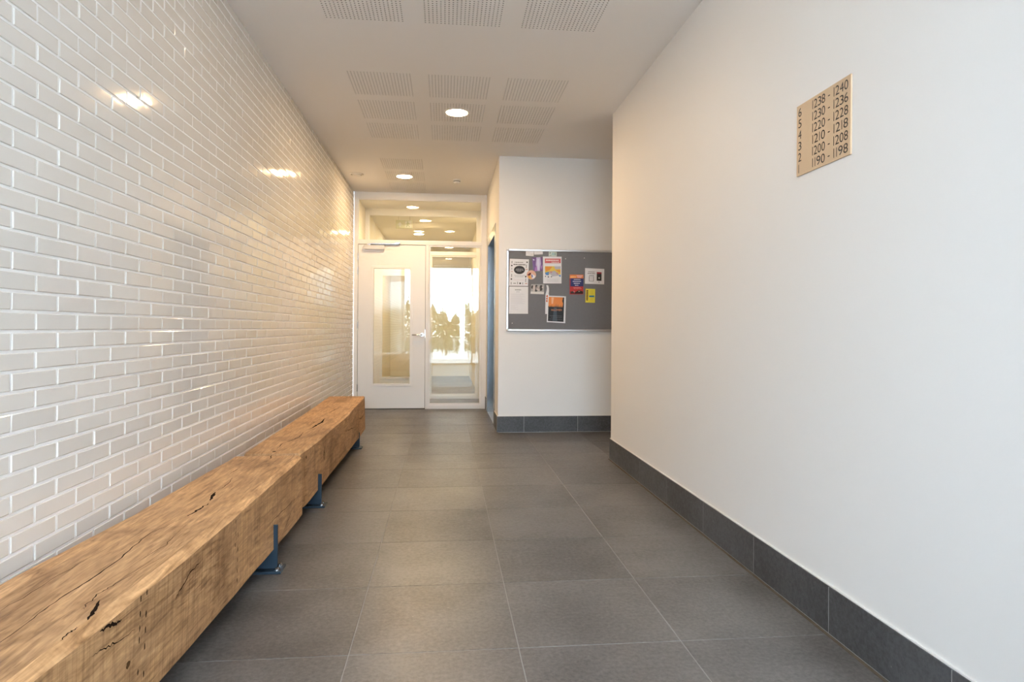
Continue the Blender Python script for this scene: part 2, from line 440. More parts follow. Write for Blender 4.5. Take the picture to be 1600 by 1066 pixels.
for x, y in fields:
    me = fm
    for lx, ly in LIGHTS:
        if x-.1 < lx < x+.58 and y-.1 < ly < y+PS+.1: me = field_mesh((lx-x, ly-y))
    link('perforated_panel', me, ceiling, (x, y, ZC))
bk = MB()
bk.quad((XL, YE, ZC+.045), (XR+.1, YE, ZC+.045), (XR+.1, YS, ZC+.045), (XL, YS, ZC+.045))
bk.build('acoustic_fleece', M['void'], ceiling)

# ---- skirting tiles
def skirting(name, axis, face, t, ends, joints, h=0.178, label=None, bead=True, dirt=False):
    root = struct(empty(name), label)
    cuts = [ends[0]] + [j for j in joints if ends[0]+.01 < j < ends[1]-.01] + [ends[1]]
    gg = 0.0016
    for a, b in zip(cuts, cuts[1:]):
        if axis == 'Y': mb = BX(min(face, face+t), max(face, face+t), a+gg, b-gg, 0.006, h)
        else: mb = BX(a+gg, b-gg, min(face, face+t), max(face, face+t), 0.006, h)
        mb.build('tile', M['skirt'], root, bevel=0.0012)
    u = face + t*0.07
    if axis == 'Y': BX(min(u, face+t), max(u, face+t), ends[0], ends[1], 0.004, h-.002).build('joint_grout', M['skgrout'], root)
    else: BX(ends[0], ends[1], min(u, face+t), max(u, face+t), 0.004, h-.002).build('joint_grout', M['skgrout'], root)
    if bead:  # thin white strip along the top of the tiles
        v = face+t*0.35
        if axis == 'Y': BX(min(v, face+t), max(v, face+t), ends[0], ends[1], h, h+.0055).build('top_bead', M['bead'], root)
        else: BX(ends[0], ends[1], min(v, face+t), max(v, face+t), h, h+.0055).build('top_bead', M['bead'], root)
    if dirt:
        s = -1 if t > 0 else 1
        BX(min(face, face+s*.011), max(face, face+s*.011), ends[0], ends[1], 0.0, 0.0035).build('floor_sealant', M['dirt'], root)
    return root
yj = [TY0+k*TY for k in range(-6, 20)]; xj = [TX0+k*TX for k in range(-6, 12)]
skirting('baseboard_right', 'Y', XR-.011, .011, (YE+.12, YW+.01), yj, h=0.181, label='dark grey stone skirting tiles along the right wall', dirt=True)
skirting('baseboard_back', 'X', YB-.011, .011, (XS-.011, XREC), xj, label='dark grey stone skirting tiles under the notice board')
skirting('baseboard_lift_near', 'Y', XS-.011, .011, (YB, LY0), yj)
skirting('baseboard_lift_far', 'Y', XS-.011, .011, (LY1, YS-.002), yj)

# ---- glazed screens: frame + transom + sidelight, door
def screen(wname, dname, y, detail, note):
    w = struct(empty(wname), 'white framed glazed screen with transom and sidelight, ' + note)
    y1 = y+.085; J = M['joinery']
    BX(XL, -1.206, y, y1, 0, ZC).build('jamb', J, w, bevel=.003)
    BX(.512, XS, y, y1, 0, ZC).build('jamb', J, w, bevel=.003)
    BX(-1.206, .512, y, y1, 2.932, ZC).build('head', J, w, bevel=.003)
    BX(-1.206, .512, y, y1, 2.302, 2.356).build('transom_rail', J, w, bevel=.003)
    BX(-.270, -.224, y, y1, 0, 2.302).build('mullion', J, w, bevel=.003)
    def beads(x0, x1, z0, z1, bw):
        mb = MB(); a, b = y+.012, y+.055
        mb.box(x0, x0+bw, a, b, z0, z1).box(x1-bw, x1, a, b, z0, z1).box(x0+bw, x1-bw, a, b, z0, z0+bw).box(x0+bw, x1-bw, a, b, z1-bw, z1)
        mb.build('glazing_bead', J, w)
    BX(-.224, .512, y, y1, 0, .058).build('bottom_rail', J, w, bevel=.003)
    beads(-.224, .512, .058, 2.302, .020); beads(-1.206, .512, 2.356, 2.932, .010)
    BX(-.204, .492, y+.030, y+.036, .078, 2.282).build('pane', M['glass'], w)
    BX(-1.196, .502, y+.030, y+.036, 2.366, 2.922).build('pane', M['glass'], w)
    d = struct(empty(dname), 'white door with tall glazed panel, ' + note)
    f, b = y+.012, y+.057
    x0, x1, z0, z1 = -1.201, -.275, .012, 2.296
    gx0, gx1, gz0, gz1 = -.987, -.483, .356, 1.966
    mb = MB()
    mb.box(x0, gx0, f, b, z0, z1).box(gx1, x1, f, b, z0, z1).box(gx0, gx1, f, b, z0, gz0).box(gx0, gx1, f, b, gz1, z1)
    leaf = mb.build('leaf', J, d)
    bw = .034; mb = MB()
    a, c = f-.009, f+.004
    def ringbead(ya, yb2):
        mb.box(gx0-bw, gx0, ya, yb2, gz0-bw, gz1+bw).box(gx1, gx1+bw, ya, yb2, gz0-bw, gz1+bw)
        mb.box(gx0, gx1, ya, yb2, gz0-bw, gz0).box(gx0, gx1, ya, yb2, gz1, gz1+bw)
    ringbead(a, f); mb.build('vision_panel_frame', J, d, bevel=.002)
    BX(gx0, gx1, f+.018, f+.024, gz0, gz1).build('pane', M['glass'], d)
    BX(x0-.005, x1+.005, f+.006, b-.003, .001, z0).build('threshold_gap', M['gasket'], d)
    gap = MB(); gap.box(x0-.005, x0, f+.004, b, z0, z1+.004).box(x1, x1+.005, f+.004, b, z0, z1+.004).box(x0, x1, f+.004, b, z1, z1+.005)
    gap.build('edge_gap', M['gasket'], d)
    if detail:
        for z in (2.126, 1.93, 1.174, 0.30):
            h = MB().lathe([(.008, z-.05), (.008, z-.0171)], x0-.003, f-.009, 10).lathe([(.008, z-.0165), (.008, z+.0165)], x0-.003, f-.009, 10).lathe([(.008, z+.0171), (.008, z+.05)], x0-.003, f-.009, 10)
            h.box(x0-.010, x0+.004, f-.006, f+.001, z-.05, z+.05)
            h.build('hinge', M['chrome'], d)
        hd = MB().lathe([(.026, f-.010), (.026, f)], -.315, 1.043, 24, 'Y').lathe([(.010, f-.052), (.010, f-.009)], -.315, 1.043, 14, 'Y')
        ho = hd.build('handle', M['chrome'], d)
        MB().tube([(-.311, f-.050, 1.043), (-.33, f-.053, 1.043), (-.38, f-.054, 1.042), (-.452, f-.052, 1.041)], .0098, 10).build('lever', M['chrome'], ho, smooth=True)
        BX(-.2765, -.268, f-.003, f+.02, 1.005, 1.115).build('lock_plate', M['chrome'], d)
        cl = BX(-1.121, -.842, f-.058, f, 2.226, 2.284).build('closer', M['greyplastic'], d, bevel=.004)
        arm = MB(); arm.box(-1.045, -.640, f-.040, f-.022, 2.300, 2.312)
        arm.box(-1.075, -1.03, f-.043, f-.018, 2.284, 2.302)
        arm.build('closer_arm', M['chrome'], cl)
        BX(-.70, -.625, f-.042, y, 2.3125, 2.330).build('closer_shoe', M['chrome'], cl)
    return w, d
screen('window_1', 'door_1', YS, True, 'at the end of the corridor')
screen('window_2', 'door_2', Y2, True, 'second one seen through the first glass')

# ---- entrance glazing behind the camera
we = struct(empty('window_3'), 'glazed entrance screen at the front of the corridor')
A = M['alu']
for x in (XL, -.55, .80, XR-.05):
    BX(x, x+.05, YE-.1, YE, 0, ZC).build('mullion', A, we)
for z in (0.0, ZC-.06):
    BX(XL+.05, XR-.05, YE-.09, YE-.01, z, z+.06).build('rail', A, we)
xs = [XL, -.55, .80, XR-.05]
for a, b in zip(xs, xs[1:]):
    for z0, z1 in ((.06, ZC-.06),):
        BX(a+.05, b, YE-.053, YE-.047, z0, z1).build('pane', M['glass'], we)
struct(BX(-40, 40, -60, YE-.2, -.22, -.02).build('floor_outside', M['paving']), 'pale paving outside the entrance')

# ================================================================== THE LIFT
lift = thing('lift_entrance', 'brushed steel lift doorway in the side wall beside the glazed door', 'lift')
oy0, oy1, oz = LY0+.13, LY1-.15, LZ-.115
S = M['steel']
mb = BX(XS-.006, XS+.16, LY0, oy0, 0, LZ); mb.build('jamb', S, lift, bevel=.002)
mb = BX(XS-.006, XS+.16, oy1, LY1, 0, LZ); mb.build('jamb', S, lift, bevel=.002)
mb = BX(XS-.006, XS+.16, oy0, oy1, oz, LZ); mb.build('header', S, lift, bevel=.002)
ym = (oy0+oy1)/2
for a, b in ((oy0, ym-.002), (ym+.002, oy1)):
    BX(XS+.17, XS+.20, a, b, .004, oz+.02).build('door_panel', S, lift)
BX(XS, XS+.165, oy0, oy1, 0.0005, .006).build('sill', M['alu'], lift)

# ================================================================== DOWNLIGHTS, CEILING FITTINGS
def downlight(x, y, label, r=.092, m='lamp'):
    t = thing('downlight', label, 'downlight', 'round recessed downlights')
    MB().lathe([(r+.004, ZC), (r+.010, ZC), (r+.012, ZC-.004), (r+.006, ZC-.008), (r, ZC-.006), (r, ZC)], x, y, 40, cap0=False, cap1=False).build('bezel', M['white_plastic'], t, smooth=True)
    MB().lathe([(r*.985, ZC-.002), (r*.985, ZC-.005), (r*.9, ZC-.0075)], x, y, 40).build('diffuser', M[m], t)
    return t
downlight(*LIGHTS[0], 'large lit round downlight set in the nine perforated ceiling fields')
downlight(*LIGHTS[1], 'lit round downlight in front of the glazed door')
downlight(*LIGHTS[2], 'weak unseen round downlight added nearest the entrance to brighten the near walls and ceiling', m='lamp_front_added')  # added out of view, lifts the near ceiling and walls
downlight(-.35, 9.60, 'lit downlight in the lobby between the two glazed screens', m='lamp_in')
downlight(.22, 10.97, 'hidden downlight added just behind the second glazed screen to brighten the lobby', m='lamp_in')  # added lamp, hidden by the screen head, brightens the lobby ceiling
downlight(-.53, 13.35, 'lit downlight deepest inside the inner lobby', m='lamp_in')

t = thing('smoke_detector', 'small white domed smoke detector on the ceiling right of the downlight', 'smoke detector')
sx, sy = .143, 8.38
MB().lathe([(.050, ZC), (.050, ZC-.012), (.046, ZC-.016)], sx, sy, 28).build('base', M['white_plastic'], t, smooth=False)
MB().lathe([(.043, ZC-.016), (.043, ZC-.034), (.036, ZC-.046), (.022, ZC-.052), (.0, ZC-.053)], sx, sy, 28, cap1=False).build('dome', M['white_plastic'], t, smooth=True)
MB().lathe([(.0445, ZC-.022), (.0445, ZC-.028)], sx, sy, 28).build('vent_slot', M['gasket'], t)
t = thing('ceiling_valve', 'flat round white ceiling vent next to the brick wall', 'vent')
sx, sy = -1.09, 8.235
MB().lathe([(.088, ZC), (.088, ZC-.006), (.080, ZC-.011), (.066, ZC-.010), (.064, ZC-.002)], sx, sy, 36, cap1=False).build('rim', M['white_plastic'], t, smooth=True)
MB().lathe([(.054, ZC-.003), (.057, ZC-.014), (.040, ZC-.020), (0, ZC-.021)], sx, sy, 36, cap0=False, cap1=False).build('disc', M['white_plastic'], t, smooth=True)
MB().lathe([(.064, ZC-.0022), (.05, ZC-.0022)], sx, sy, 36).build('throat', M['gasket'], t)

# exit sign inside the lobby
t = thing('exit_sign', 'pale hanging exit sign with running figure seen through the glass above the door', 'exit sign')
ex0, ex1, ez0, ez1, ey = -.825, -.555, 2.812, 2.952, 11.2
BX(ex0, ex1, ey, ey+.03, ez0, ez1).build('panel', pmat('pale_green_acrylic', (0.70, 0.70, 0.52), 0.3), t, bevel=.002)
for x in (ex0+.04, ex1-.04): MB().tube([(x, ey+.015, ez1), (x, ey+.015, ZC)], .003, 6).build('hanger', M['chrome'], t)
ea = ey-.0015; W8 = M['white_plastic']; pg = MB()
def ep(u, v): return (ex0+u*(ex1-ex0), ea, ez0+v*(ez1-ez0))
pg.poly([ep(.24,.78), ep(.40,.42), ep(.08,.42)]); pg.poly([ep(.19,.45), ep(.29,.45), ep(.29,.16), ep(.19,.16)])
pg.build('arrow', W8, t)
pg = MB(); pg.poly([ep(.56,.12), ep(.96,.12), ep(.96,.88), ep(.56,.88)]); dr = pg.build('doorway_symbol', W8, t)
ea = ey-.0028; pg = MB()
pg.poly([ep(.72+.045*math.cos(a*PI/6), .76+.085*math.sin(a*PI/6)) for a in range(12)])
for q in ([(.66,.62),(.78,.66),(.76,.42),(.68,.40)], [(.70,.44),(.77,.42),(.86,.22),(.81,.20)], [(.68,.44),(.74,.40),(.66,.16),(.60,.20)], [(.77,.64),(.88,.52),(.86,.46),(.75,.56)], [(.67,.64),(.58,.50),(.62,.46),(.70,.56)]):
    pg.poly([ep(*k) for k in q])
pg.build('running_figure', pmat('exit_green', (0.50, 0.58, 0.38), 0.4), dr)

# ================================================================== OAK BENCH BEAMS
def lerp(tab, y):
    if y <= tab[0][0]: return tab[0][1]
    for (a, u), (b, v) in zip(tab, tab[1:]):
        if y <= b: return u + (v-u)*(y-a)/(b-a)
    return tab[-1][1]
class Beam:
    def __init__(s, name, label, y0, y1, front_t, front_b, back, zt, zb, cham, mat, seed, wob, sap=(9, 9, 9, 9)):
        s.ft, s.fb, s.bk, s.zt, s.zb, s.ch, s.wob = front_t, front_b, back, zt, zb, cham, wob
        s.root = thing(name, label, 'bench', 'oak beam benches along the brick wall')
        rr = random.Random(seed); s.ph = [rr.uniform(0, 6.28) for _ in range(8)]
        mb = MB(); rings = []; n = int((y1-y0)/.02)
        for i in range(n+1):
            y = y0+(y1-y0)*i/n
            rings.append(s.ring(y, i == 0 or i == n))
        mb.loft(rings); s.o = mb.build('beam', mat, s.root)
        s.o.data.materials.append(M['sapoak'])
        k = len(rings[0])
        for p in s.o.data.polygons:
            c = p.center; j = min(v % k for v in p.vertices) if len(p.vertices) == 4 else -1
            js = sorted(v % k for v in p.vertices) if len(p.vertices) == 4 else []
            if js[:1] and js[0] == 6 and js[-1] == 7 and sap[0] < c.y < sap[1]: p.material_index = 1
            if js[:1] and js[0] == 0 and js[-1] == 1 and sap[2] < c.y < sap[3]: p.material_index = 1
    def w(s, y, k): 
        return s.wob*(math.sin(y*2.3+s.ph[k])+.6*math.sin(y*5.9+s.ph[k]*2)+.35*math.sin(y*14+s.ph[k]*3)+.2*math.sin(y*31+s.ph[k]*5))
    def top(s, x, y): return lerp(s.zt, y) + .35*s.w(y, 1)
    def front(s, y, z):
        zt, zb = lerp(s.zt, y), lerp(s.zb, y); u = (z-zb)/(zt-zb)
        return lerp(s.fb, y)*(1-u)+lerp(s.ft, y)*u + .6*s.w(y, 3)
    def ring(s, y, end):
        zt, zb = s.top(0, y), lerp(s.zb, y)+.4*s.w(y, 2); xb = lerp(s.bk, y)+s.w(y, 0)
        c = max(.004, lerp(s.ch, y)+1.2*s.w(y, 4)); e = .006
        if end: zt -= .004; zb += .004; c += .004
        xf = lambda z: s.front(y, z) - (.004 if end else 0)
        pts = []
        for k in range(7): pts.append((xb+.004+(xf(zt)-c-xb-.004)*k/6, y, zt))
        for k in range(1, 6): z = zt-c*.8-(zt-c*.8-zb-.006)*(k-1)/4; pts.append((xf(z), y, z))
        pts.append((xf(zb)-.006, y, zb)); pts.append((xb+.006, y, zb)); pts.append((xb, y, zb+.006)); pts.append((xb, y, zt-.006))
        return pts
    def crack_top(s, pts, width, mat='crack', name='crack'):
        s._crack([(x, y, s.top(x, y)+.0012) for x, y in pts], width, 'top', mat, name)
    def crack_front(s, pts, width, mat='crack', name='crack'):
        s._crack([(s.front(y, z)+.0012, y, z) for y, z in pts], width, 'front', mat, name)
    def _crack(s, pts, width, plane, mat, name):
        P = [Vector(p) for p in pts]; Q = []; rr = random.Random(int(abs(P[0].y)*1000)+len(P))
        for a, b in zip(P, P[1:]):
            for k in range(6): Q.append(a.lerp(b, k/6) + (Vector((rr.gauss(0,.0022), 0, 0)) if plane == 'top' else Vector((0, 0, rr.gauss(0,.0022)))))
        Q.append(P[-1]); L, Rr = [], []
        for i, p in enumerate(Q):
            t = (Q[min(i+1, len(Q)-1)]-Q[max(i-1, 0)]); t.normalize()
            nrm = Vector((0,0,1)) if plane == 'top' else Vector((1,0,0))
            sd = t.cross(nrm).normalized(); u = i/(len(Q)-1)
            wv = width[0]+(width[1]-width[0])*math.sin(PI*u)**1.3; wv *= rr.uniform(.65, 1.25)
            if i in (0, len(Q)-1): wv = .0003
            if plane == 'top': p.z = s.top(p.x, p.y)+.0007
            else: p.x = s.front(p.y, p.z)+.0009
            L.append(p+sd*wv/2); Rr.append(p-sd*wv/2)
        mb = MB()
        for i in range(len(Q)-1): mb.quad(L[i], L[i+1], Rr[i+1], Rr[i])
        mb.build(name, M[mat], s.root)
    def blob(s, plane, a, b, ra, rbb, mat, name, n=14, rot=0):
        rr = random.Random(int(a*997+b*331)); pts = []
        for k in range(n):
            an = 2*PI*k/n; r = rr.uniform(.75, 1.2); da, db = ra*r*math.cos(an), rbb*r*math.sin(an)
            da, db = da*math.cos(rot)-db*math.sin(rot), da*math.sin(rot)+db*math.cos(rot)
            if plane == 'top': pts.append((a+da, b+db, s.top(a, b+db)+.0010))
            else: pts.append((s.front(a+da, b+db)+.0012, a+da, b+db))
        MB().poly(pts).build(name, M[mat], s.root)
    def leg(s, y, xback, xfront, hz, xplate):
        t = .012
        lg = BX(xback, xfront, y-t/2, y+t/2, .012, hz).build('leg', M['bluesteel'], s.root, bevel=.0015)
        BX(xback-.02, xplate, y-.052, y+.052, 0, .012).build('base_plate', M['bluesteel'], lg, bevel=.002)
        for dy in (-.03, .03):
            MB().lathe([(.013, .012), (.013, .015)], xplate-.022, y+dy, 16).lathe([(.009, .015), (.009, .022), (.007, .024)], xplate-.022, y+dy, 6).build('bolt', M['chrome'], lg)
b1 = Beam('oak_bench', 'weathered oak beam bench nearest the camera, cracked and split', 0.62, 3.775,
          [(0.62, -.868), (1.4, -.845), (2.1, -.810), (3.8, -.786)], [(0.62, -.872), (2.0, -.828), (3.4, -.783), (3.8, -.780)],
          [(0.62, -1.225), (2.0, -1.215), (2.6, -1.172), (3.8, -1.140)], [(0.62, .430), (3.8, .430)], [(0.62, .10), (3.8, .094)],
          [(0.62, .030), (2.2, .026), (3.0, .030), (3.8, .020)], M['oak1'], 11, .0022, (0.6, 3.7, 0.6, 2.3))
b2 = Beam('oak_bench', 'golden oak beam bench farther away, ending near the glazed door', 3.845, 6.90,
          [(3.83, -.812), (3.95, -.802), (4.6, -.792), (5.5, -.782), (6.2, -.800), (6.9, -.813)], [(3.83, -.812), (3.95, -.797), (6.4, -.800), (6.9, -.806)],
          [(3.83, -1.125), (5.4, -1.140), (6.9, -1.172)], [(3.83, .428), (6.9, .434)], [(3.83, .10), (6.9, .092)],
          [(3.83, .012), (5.0, .014), (6.9, .008)], M['oak2'], 23, .0026)
b1.leg(1.25, -1.17, -.868, .215, -.835); b1.leg(3.185, -1.12, -.774, .215, -.748)
b2.leg(4.305, -1.08, -.776, .205, -.748); b2.leg(6.322, -1.10, -.792, .15, -.768)
# cracks traced on the near beam
b1.crack_top([(-.99, 1.30), (-.994, 1.689), (-1.0, 1.836), (-.985, 1.972), (-.987, 2.167), (-1.008, 2.384), (-.955, 2.60)], (.001, .0042))
b1.crack_top([(-.958, 2.58), (-.950, 2.68), (-.946, 2.775)], (.002, .010))
b1.crack_top([(-.952, 2.81), (-.968, 2.88), (-.982, 2.955)], (.003, .013))
b1.crack_top([(-.982, 2.95), (-.975, 3.10), (-1.0, 3.25)], (.0008, .003))
b1.crack_top([(-1.033, 3.30), (-1.030, 3.38), (-1.026, 3.46)], (.0008, .004))
b1.crack_top([(-.934, 3.66), (-.945, 3.73), (-.955, 3.775)], (.001, .006))
b1.crack_top([(-.858, 1.69), (-.868, 1.745), (-.890, 1.815)], (.003, .011))
b1.crack_top([(-.86, 2.15), (-.901, 1.927), (-.913, 1.866), (-.908, 1.784), (-.899, 1.755)], (.0008, .0028))
b1.crack_top([(-.862, 1.657), (-.866, 1.625), (-.862, 1.585)], (.001, .0045))
b1.crack_top([(-1.12, 1.60), (-1.10, 1.8), (-1.09, 2.05), (-1.07, 2.3)], (.0006, .0018))
b1.crack_top([(-.93, 2.0), (-.90, 2.25), (-.92, 2.42)], (.0006, .0018))
b1.crack_front([(1.690, .403), (1.723, .400), (1.767, .388), (1.79, .387)], (.003, .009))
b1.crack_front([(2.10, .31), (2.129, .326), (2.204, .355), (2.314, .362)], (.0008, .004))
b1.crack_front([(1.66, .357), (1.702, .352), (1.759, .342), (1.864, .328)], (.0008, .0035))
b1.crack_front([(2.956, .234), (3.313, .24), (3.75, .224)], (.0006, .0022))
b1.crack_front([(3.30, .12), (3.42, .16), (3.57, .22)], (.0006, .0022))
for y, zs in ((1.888, (.40, .36, .32, .288, .20, .15)), (1.921, (.405, .345, .30, .255, .178, .13)), (2.64, (.39, .345, .30)), (2.672, (.33, .274, .23, .188, .15))):
    for z in zs: b1.blob('front', y, z, .003, .010, 'crack', 'saw_nick', 8)
b1.blob('front', 1.832, .249, .012, .009, 'knot', 'knot')
b1.blob('top', -.972, 2.90, .009, .020, 'crack', 'knot_hole')
# far beam
b2.crack_top([(-.965, 3.90), (-.986, 4.134), (-.948, 4.282), (-.936, 4.42), (-.954, 4.595)], (.0015, .006))
b2.crack_top([(-.938, 4.673), (-.926, 4.868), (-.914, 5.08), (-.931, 5.28)], (.002, .016))
b2.crack_top([(-.957, 5.533), (-.944, 5.688), (-.930, 5.852)], (.001, .008))
b2.crack_top([(-.975, 4.75), (-.965, 5.0), (-.96, 5.3)], (.0006, .003))
b2.blob('top', -.968, 3.885, .010, .016, 'crack', 'knot_hole')
b2.blob('top', -.99, 6.45, .055, .13, 'stain', 'stain'); 
b2.crack_front([(4.52, .355), (4.505, .33), (4.466, .29), (4.47, .26)], (.002, .012))
b2.crack_front([(6.25, .428), (6.253, .30), (6.257, .12)], (.002, .007))
b2.crack_front([(5.257, .325), (5.648, .285), (6.104, .234)], (.001, .005))
b2.crack_front([(6.313, .276), (6.5, .262), (6.733, .257)], (.001, .006))
b2.blob('front', 4.50, .28, .012, .03, 'knot', 'knot'); b2.blob('front', 3.948, .383, .007, .010, 'crack', 'knot_hole')
for y, z in ((4.2, .22), (4.75, .19), (5.2, .2), (5.6, .18), (5.9, .16)): b2.crack_front([(y, z-.06), (y+.01, z), (y, z+.08)], (.0006, .003))

# ================================================================== DIRECTORY SIGN
def text_mesh(s, h, width, m):
    cu = bpy.data.curves.new('lettering', 'FONT'); cu.body = s; cu.size = 1.0; cu.extrude = 0.0
    o = bpy.data.objects.new('tmp_text', cu); COL.objects.link(o)
    dg = bpy.context.evaluated_depsgraph_get(); me = bpy.data.meshes.new_from_object(o.evaluated_get(dg))
    bpy.data.objects.remove(o); bpy.data.curves.remove(cu)
    xs = [v.co.x for v in me.vertices]; ys = [v.co.y for v in me.vertices]
    x0, x1, y0, y1 = min(xs), max(xs), min(ys), max(ys)
    for v in me.vertices:
        v.co.x = (v.co.x-x0)/(x1-x0)*width; v.co.y = (v.co.y-y0)/max(1e-6, (y1-y0))*h
    me.materials.clear(); me.materials.append(m); return me
sign = thing('directory_sign', 'tan wall sign listing floor numbers and flat number ranges', 'sign')
SYL, SYR, SZ0, SZ1 = 2.592, 2.228, 1.781, 2.071
xp = XR-.0065
BX(xp, XR, SYR, SYL, SZ0, SZ1).build('plate', M['tan'], sign, bevel=.001)
rows = [('6', '1238', '1240'), ('5', '1230', '1236'), ('4', '1220', '1228'), ('3', '1210', '1218'), ('2', '1200', '1208'), ('1', '1190', '1198')]
def put(s, yl, yr, zc, h):
    """figures set one by one; the figure one is a plain upright stroke as on the plate"""
    mb_all = []; w = (yl-yr)
    adv = {'1': .55}; tot = sum(adv.get(c, 1.0) for c in s); cur = 0.0
    for c in s:
        a = adv.get(c, 1.0)*w/tot
        if c == '1':
            me = MB().quad((0,0,0), (h*.115,0,0), (h*.115,h,0), (0,h,0)).mesh('figure', M['black']); ox = a/2-h*.0575
        else:
            me = text_mesh(c, h, a*.86, M['black']); ox = a*.07
        o = link('lettering', me, sign)
        o.matrix_world = Matrix(((0,0,-1,xp-.0006), (-1,0,0,yl-cur-ox), (0,1,0,zc-h/2), (0,0,0,1)))
        cur += a
for i, (fl, a, b) in enumerate(rows):
    zc = SZ1-(SZ1-SZ0)*(.105+i*.159)
    h = .035
    if fl == '1': put('1', 2.579, 2.569, zc, h)
    else: put(fl, 2.580, 2.553, zc, h)
    put(a, 2.480, 2.385, zc, h); put(b, 2.337, 2.240, zc, h)
    o = link('lettering', MB().quad((0,0,0), (.013,0,0), (.013,.004,0), (0,.004,0)).mesh('dash', M['black']), sign)
    o.matrix_world = Matrix(((0,0,-1,xp-.0006), (-1,0,0,2.368), (0,1,0,zc-.004), (0,0,0,1)))

# ================================================================== NOTICE BOARD
nb = thing('notice_board', 'grey felt notice board in a silver frame on the white wall', 'notice board')
NX0, NX1, NZ0, NZ1 = .669, 2.47, 1.113, 2.012
BX(NX0+.01, NX1-.01, YB-.018, YB, NZ0+.01, NZ1-.01).build('felt_panel', M['felt'], nb)
fw = .022; fy0, fy1 = YB-.026, YB-.001
for b in ((NX0, NX0+fw, NZ0+fw, NZ1-fw), (NX1-fw, NX1, NZ0+fw, NZ1-fw), (NX0+fw, NX1-fw, NZ0, NZ0+fw), (NX0+fw, NX1-fw, NZ1-fw, NZ1)):
    BX(b[0], b[1], fy0, fy1, b[2], b[3]).build('frame_rail', M['alu'], nb, bevel=.004)
for x in (NX0, NX1-fw):
    for z in (NZ0, NZ1-fw): BX(x, x+fw, fy0-.001, fy1, z, z+fw).build('corner_cap', M['greyplastic'], nb, bevel=.006)
FB = YB-.0185
class Paper:
    def __init__(s, name, label, c, cat='notice', mat=None, lift=0.0, curl=0.0, shape=None):
        s.c = c; s.y = FB-lift; s.curl = curl; s.k = 0
        s.root = thing(name, label, cat, 'papers pinned to the notice board')
        if shape: MB().poly([s.p(u, v, .0008) for u, v in shape]).build('sheet', mat or M['paper'], s.root)
        else:
            n = 6; mb = MB(); rings = []
            for i in range(n+1):
                v = i/n; rings.append([s.p(0, v, .0008), s.p(1, v, .0008), s.p(1, v, 0), s.p(0, v, 0)])
            mb.loft(rings).build('sheet', mat or M['paper'], s.root)
    def p(s, u, v, d):
        (ax, az), (bx, bz), (cx, cz), (dx, dz) = s.c    # tl tr br bl, v from the top
        x = (ax*(1-u)+bx*u)*(1-v)+(dx*(1-u)+cx*u)*v; z = (az*(1-u)+bz*u)*(1-v)+(dz*(1-u)+cz*u)*v
        return (x, s.y-d-s.curl*(abs(u-.5)*2)**2*.0-s.curl*max(0, v-.5)**2*4, z)
    def rects(s, col, lst, name='print', lvl=1):
        return s.polys(col, [[(u0,v0),(u1,v0),(u1,v1),(u0,v1)] for u0, v0, u1, v1 in lst], name, lvl)
    def polys(s, col, lst, name='print', lvl=1):
        d = .0008+.0004*lvl
        if len(lst) > 1 and name in ('small_print', 'words', 'heading', 'oval_print', 'tree_silhouette', 'sideways_heading'):
            mb = MB()
            for pl in lst: mb.poly([s.p(u, v, d) for u, v in pl])
            o = mb.build(name, ink(col), s.root); o['kind'] = 'stuff'; return o
        for pl in lst: o = MB().poly([s.p(u, v, d) for u, v in pl]).build(name, ink(col), s.root)
        return o
    def ell(s, col, lst, name='print', lvl=1, n=20):
        return s.polys(col, [[(cu+ru*math.cos(2*PI*k/n), cv+rv*math.sin(2*PI*k/n)) for k in range(n)] for cu, cv, ru, rv in lst], name, lvl)
def lines(v0, v1, n, seed, u0=.12, u1=.88, th=.008, ragged=.25):
    r = random.Random(seed); return [(u0, v0+(v1-v0)*i/max(1, n-1), u1-r.uniform(0, ragged), v0+(v1-v0)*i/max(1, n-1)+th) for i in range(n)]
def words(v, th, seed, u0=.2, u1=.8):
    r = random.Random(seed); out = []; u = u0
    while u < u1-.03:
        w = min(r.uniform(.03, .085), u1-u); out.append((u, v, u+w, v+th)); u += w+.018
    return out
INKB = (.03, .03, .035); INKG = (.35, .36, .40)
p = Paper('poster', 'white poster with a black oval and dotted border, top left of the board', [(.704,1.904),(.915,1.900),(.906,1.608),(.696,1.608)])
p.rects((.06,.06,.07), words(.115, .022, 1, .26, .74)+words(.19, .034, 2, .20, .84), 'heading')
p.ell(INKB, [(.52, .405, .29, .155)], 'oval')
p.rects((.5,.5,.52), words(.36, .014, 8, .36, .70)+words(.40, .022, 9, .33, .75)+words(.45, .014, 10, .40, .66), 'oval_print', 2)
p.ell(INKB, [(.115,.25,.04,.03),(.905,.11,.038,.03),(.115,.75,.04,.03),(.86,.65,.042,.033),(.58,.905,.045,.033)], 'dot', 1, 12)
p.rects(INKG, words(.60,.016,3,.26,.82)+words(.65,.016,4,.3,.78), 'small_print')
p.rects((.55,.25,.25), [(.84,.37,.95,.395),(.09,.46,.18,.48),(.84,.90,.95,.925),(.25,.78,.80,.784)], 'red_mark')
p.rects((.20,.20,.22), [(.10,.08,.135,.17),(.11,.33,.135,.40),(.11,.56,.14,.68),(.86,.20,.89,.33),(.85,.72,.88,.86),(.22,.895,.36,.92),(.43,.85,.46,.94),(.70,.87,.73,.94),(.10,.86,.13,.95)], 'border_mark')
p = Paper('letter', 'plain white typed letter below the black oval poster', [(.699,1.600),(.908,1.600),(.908,1.303),(.697,1.302)], cat='letter')
p.rects((.25,.26,.30), words(.105,.028,5,.31,.62)+words(.185,.012,6,.38,.55), 'heading'); p.rects((.60,.61,.67), lines(.26,.62,11,7,.10,.86,.007,.35)+lines(.68,.84,5,8,.10,.5,.007,.2), 'small_print')
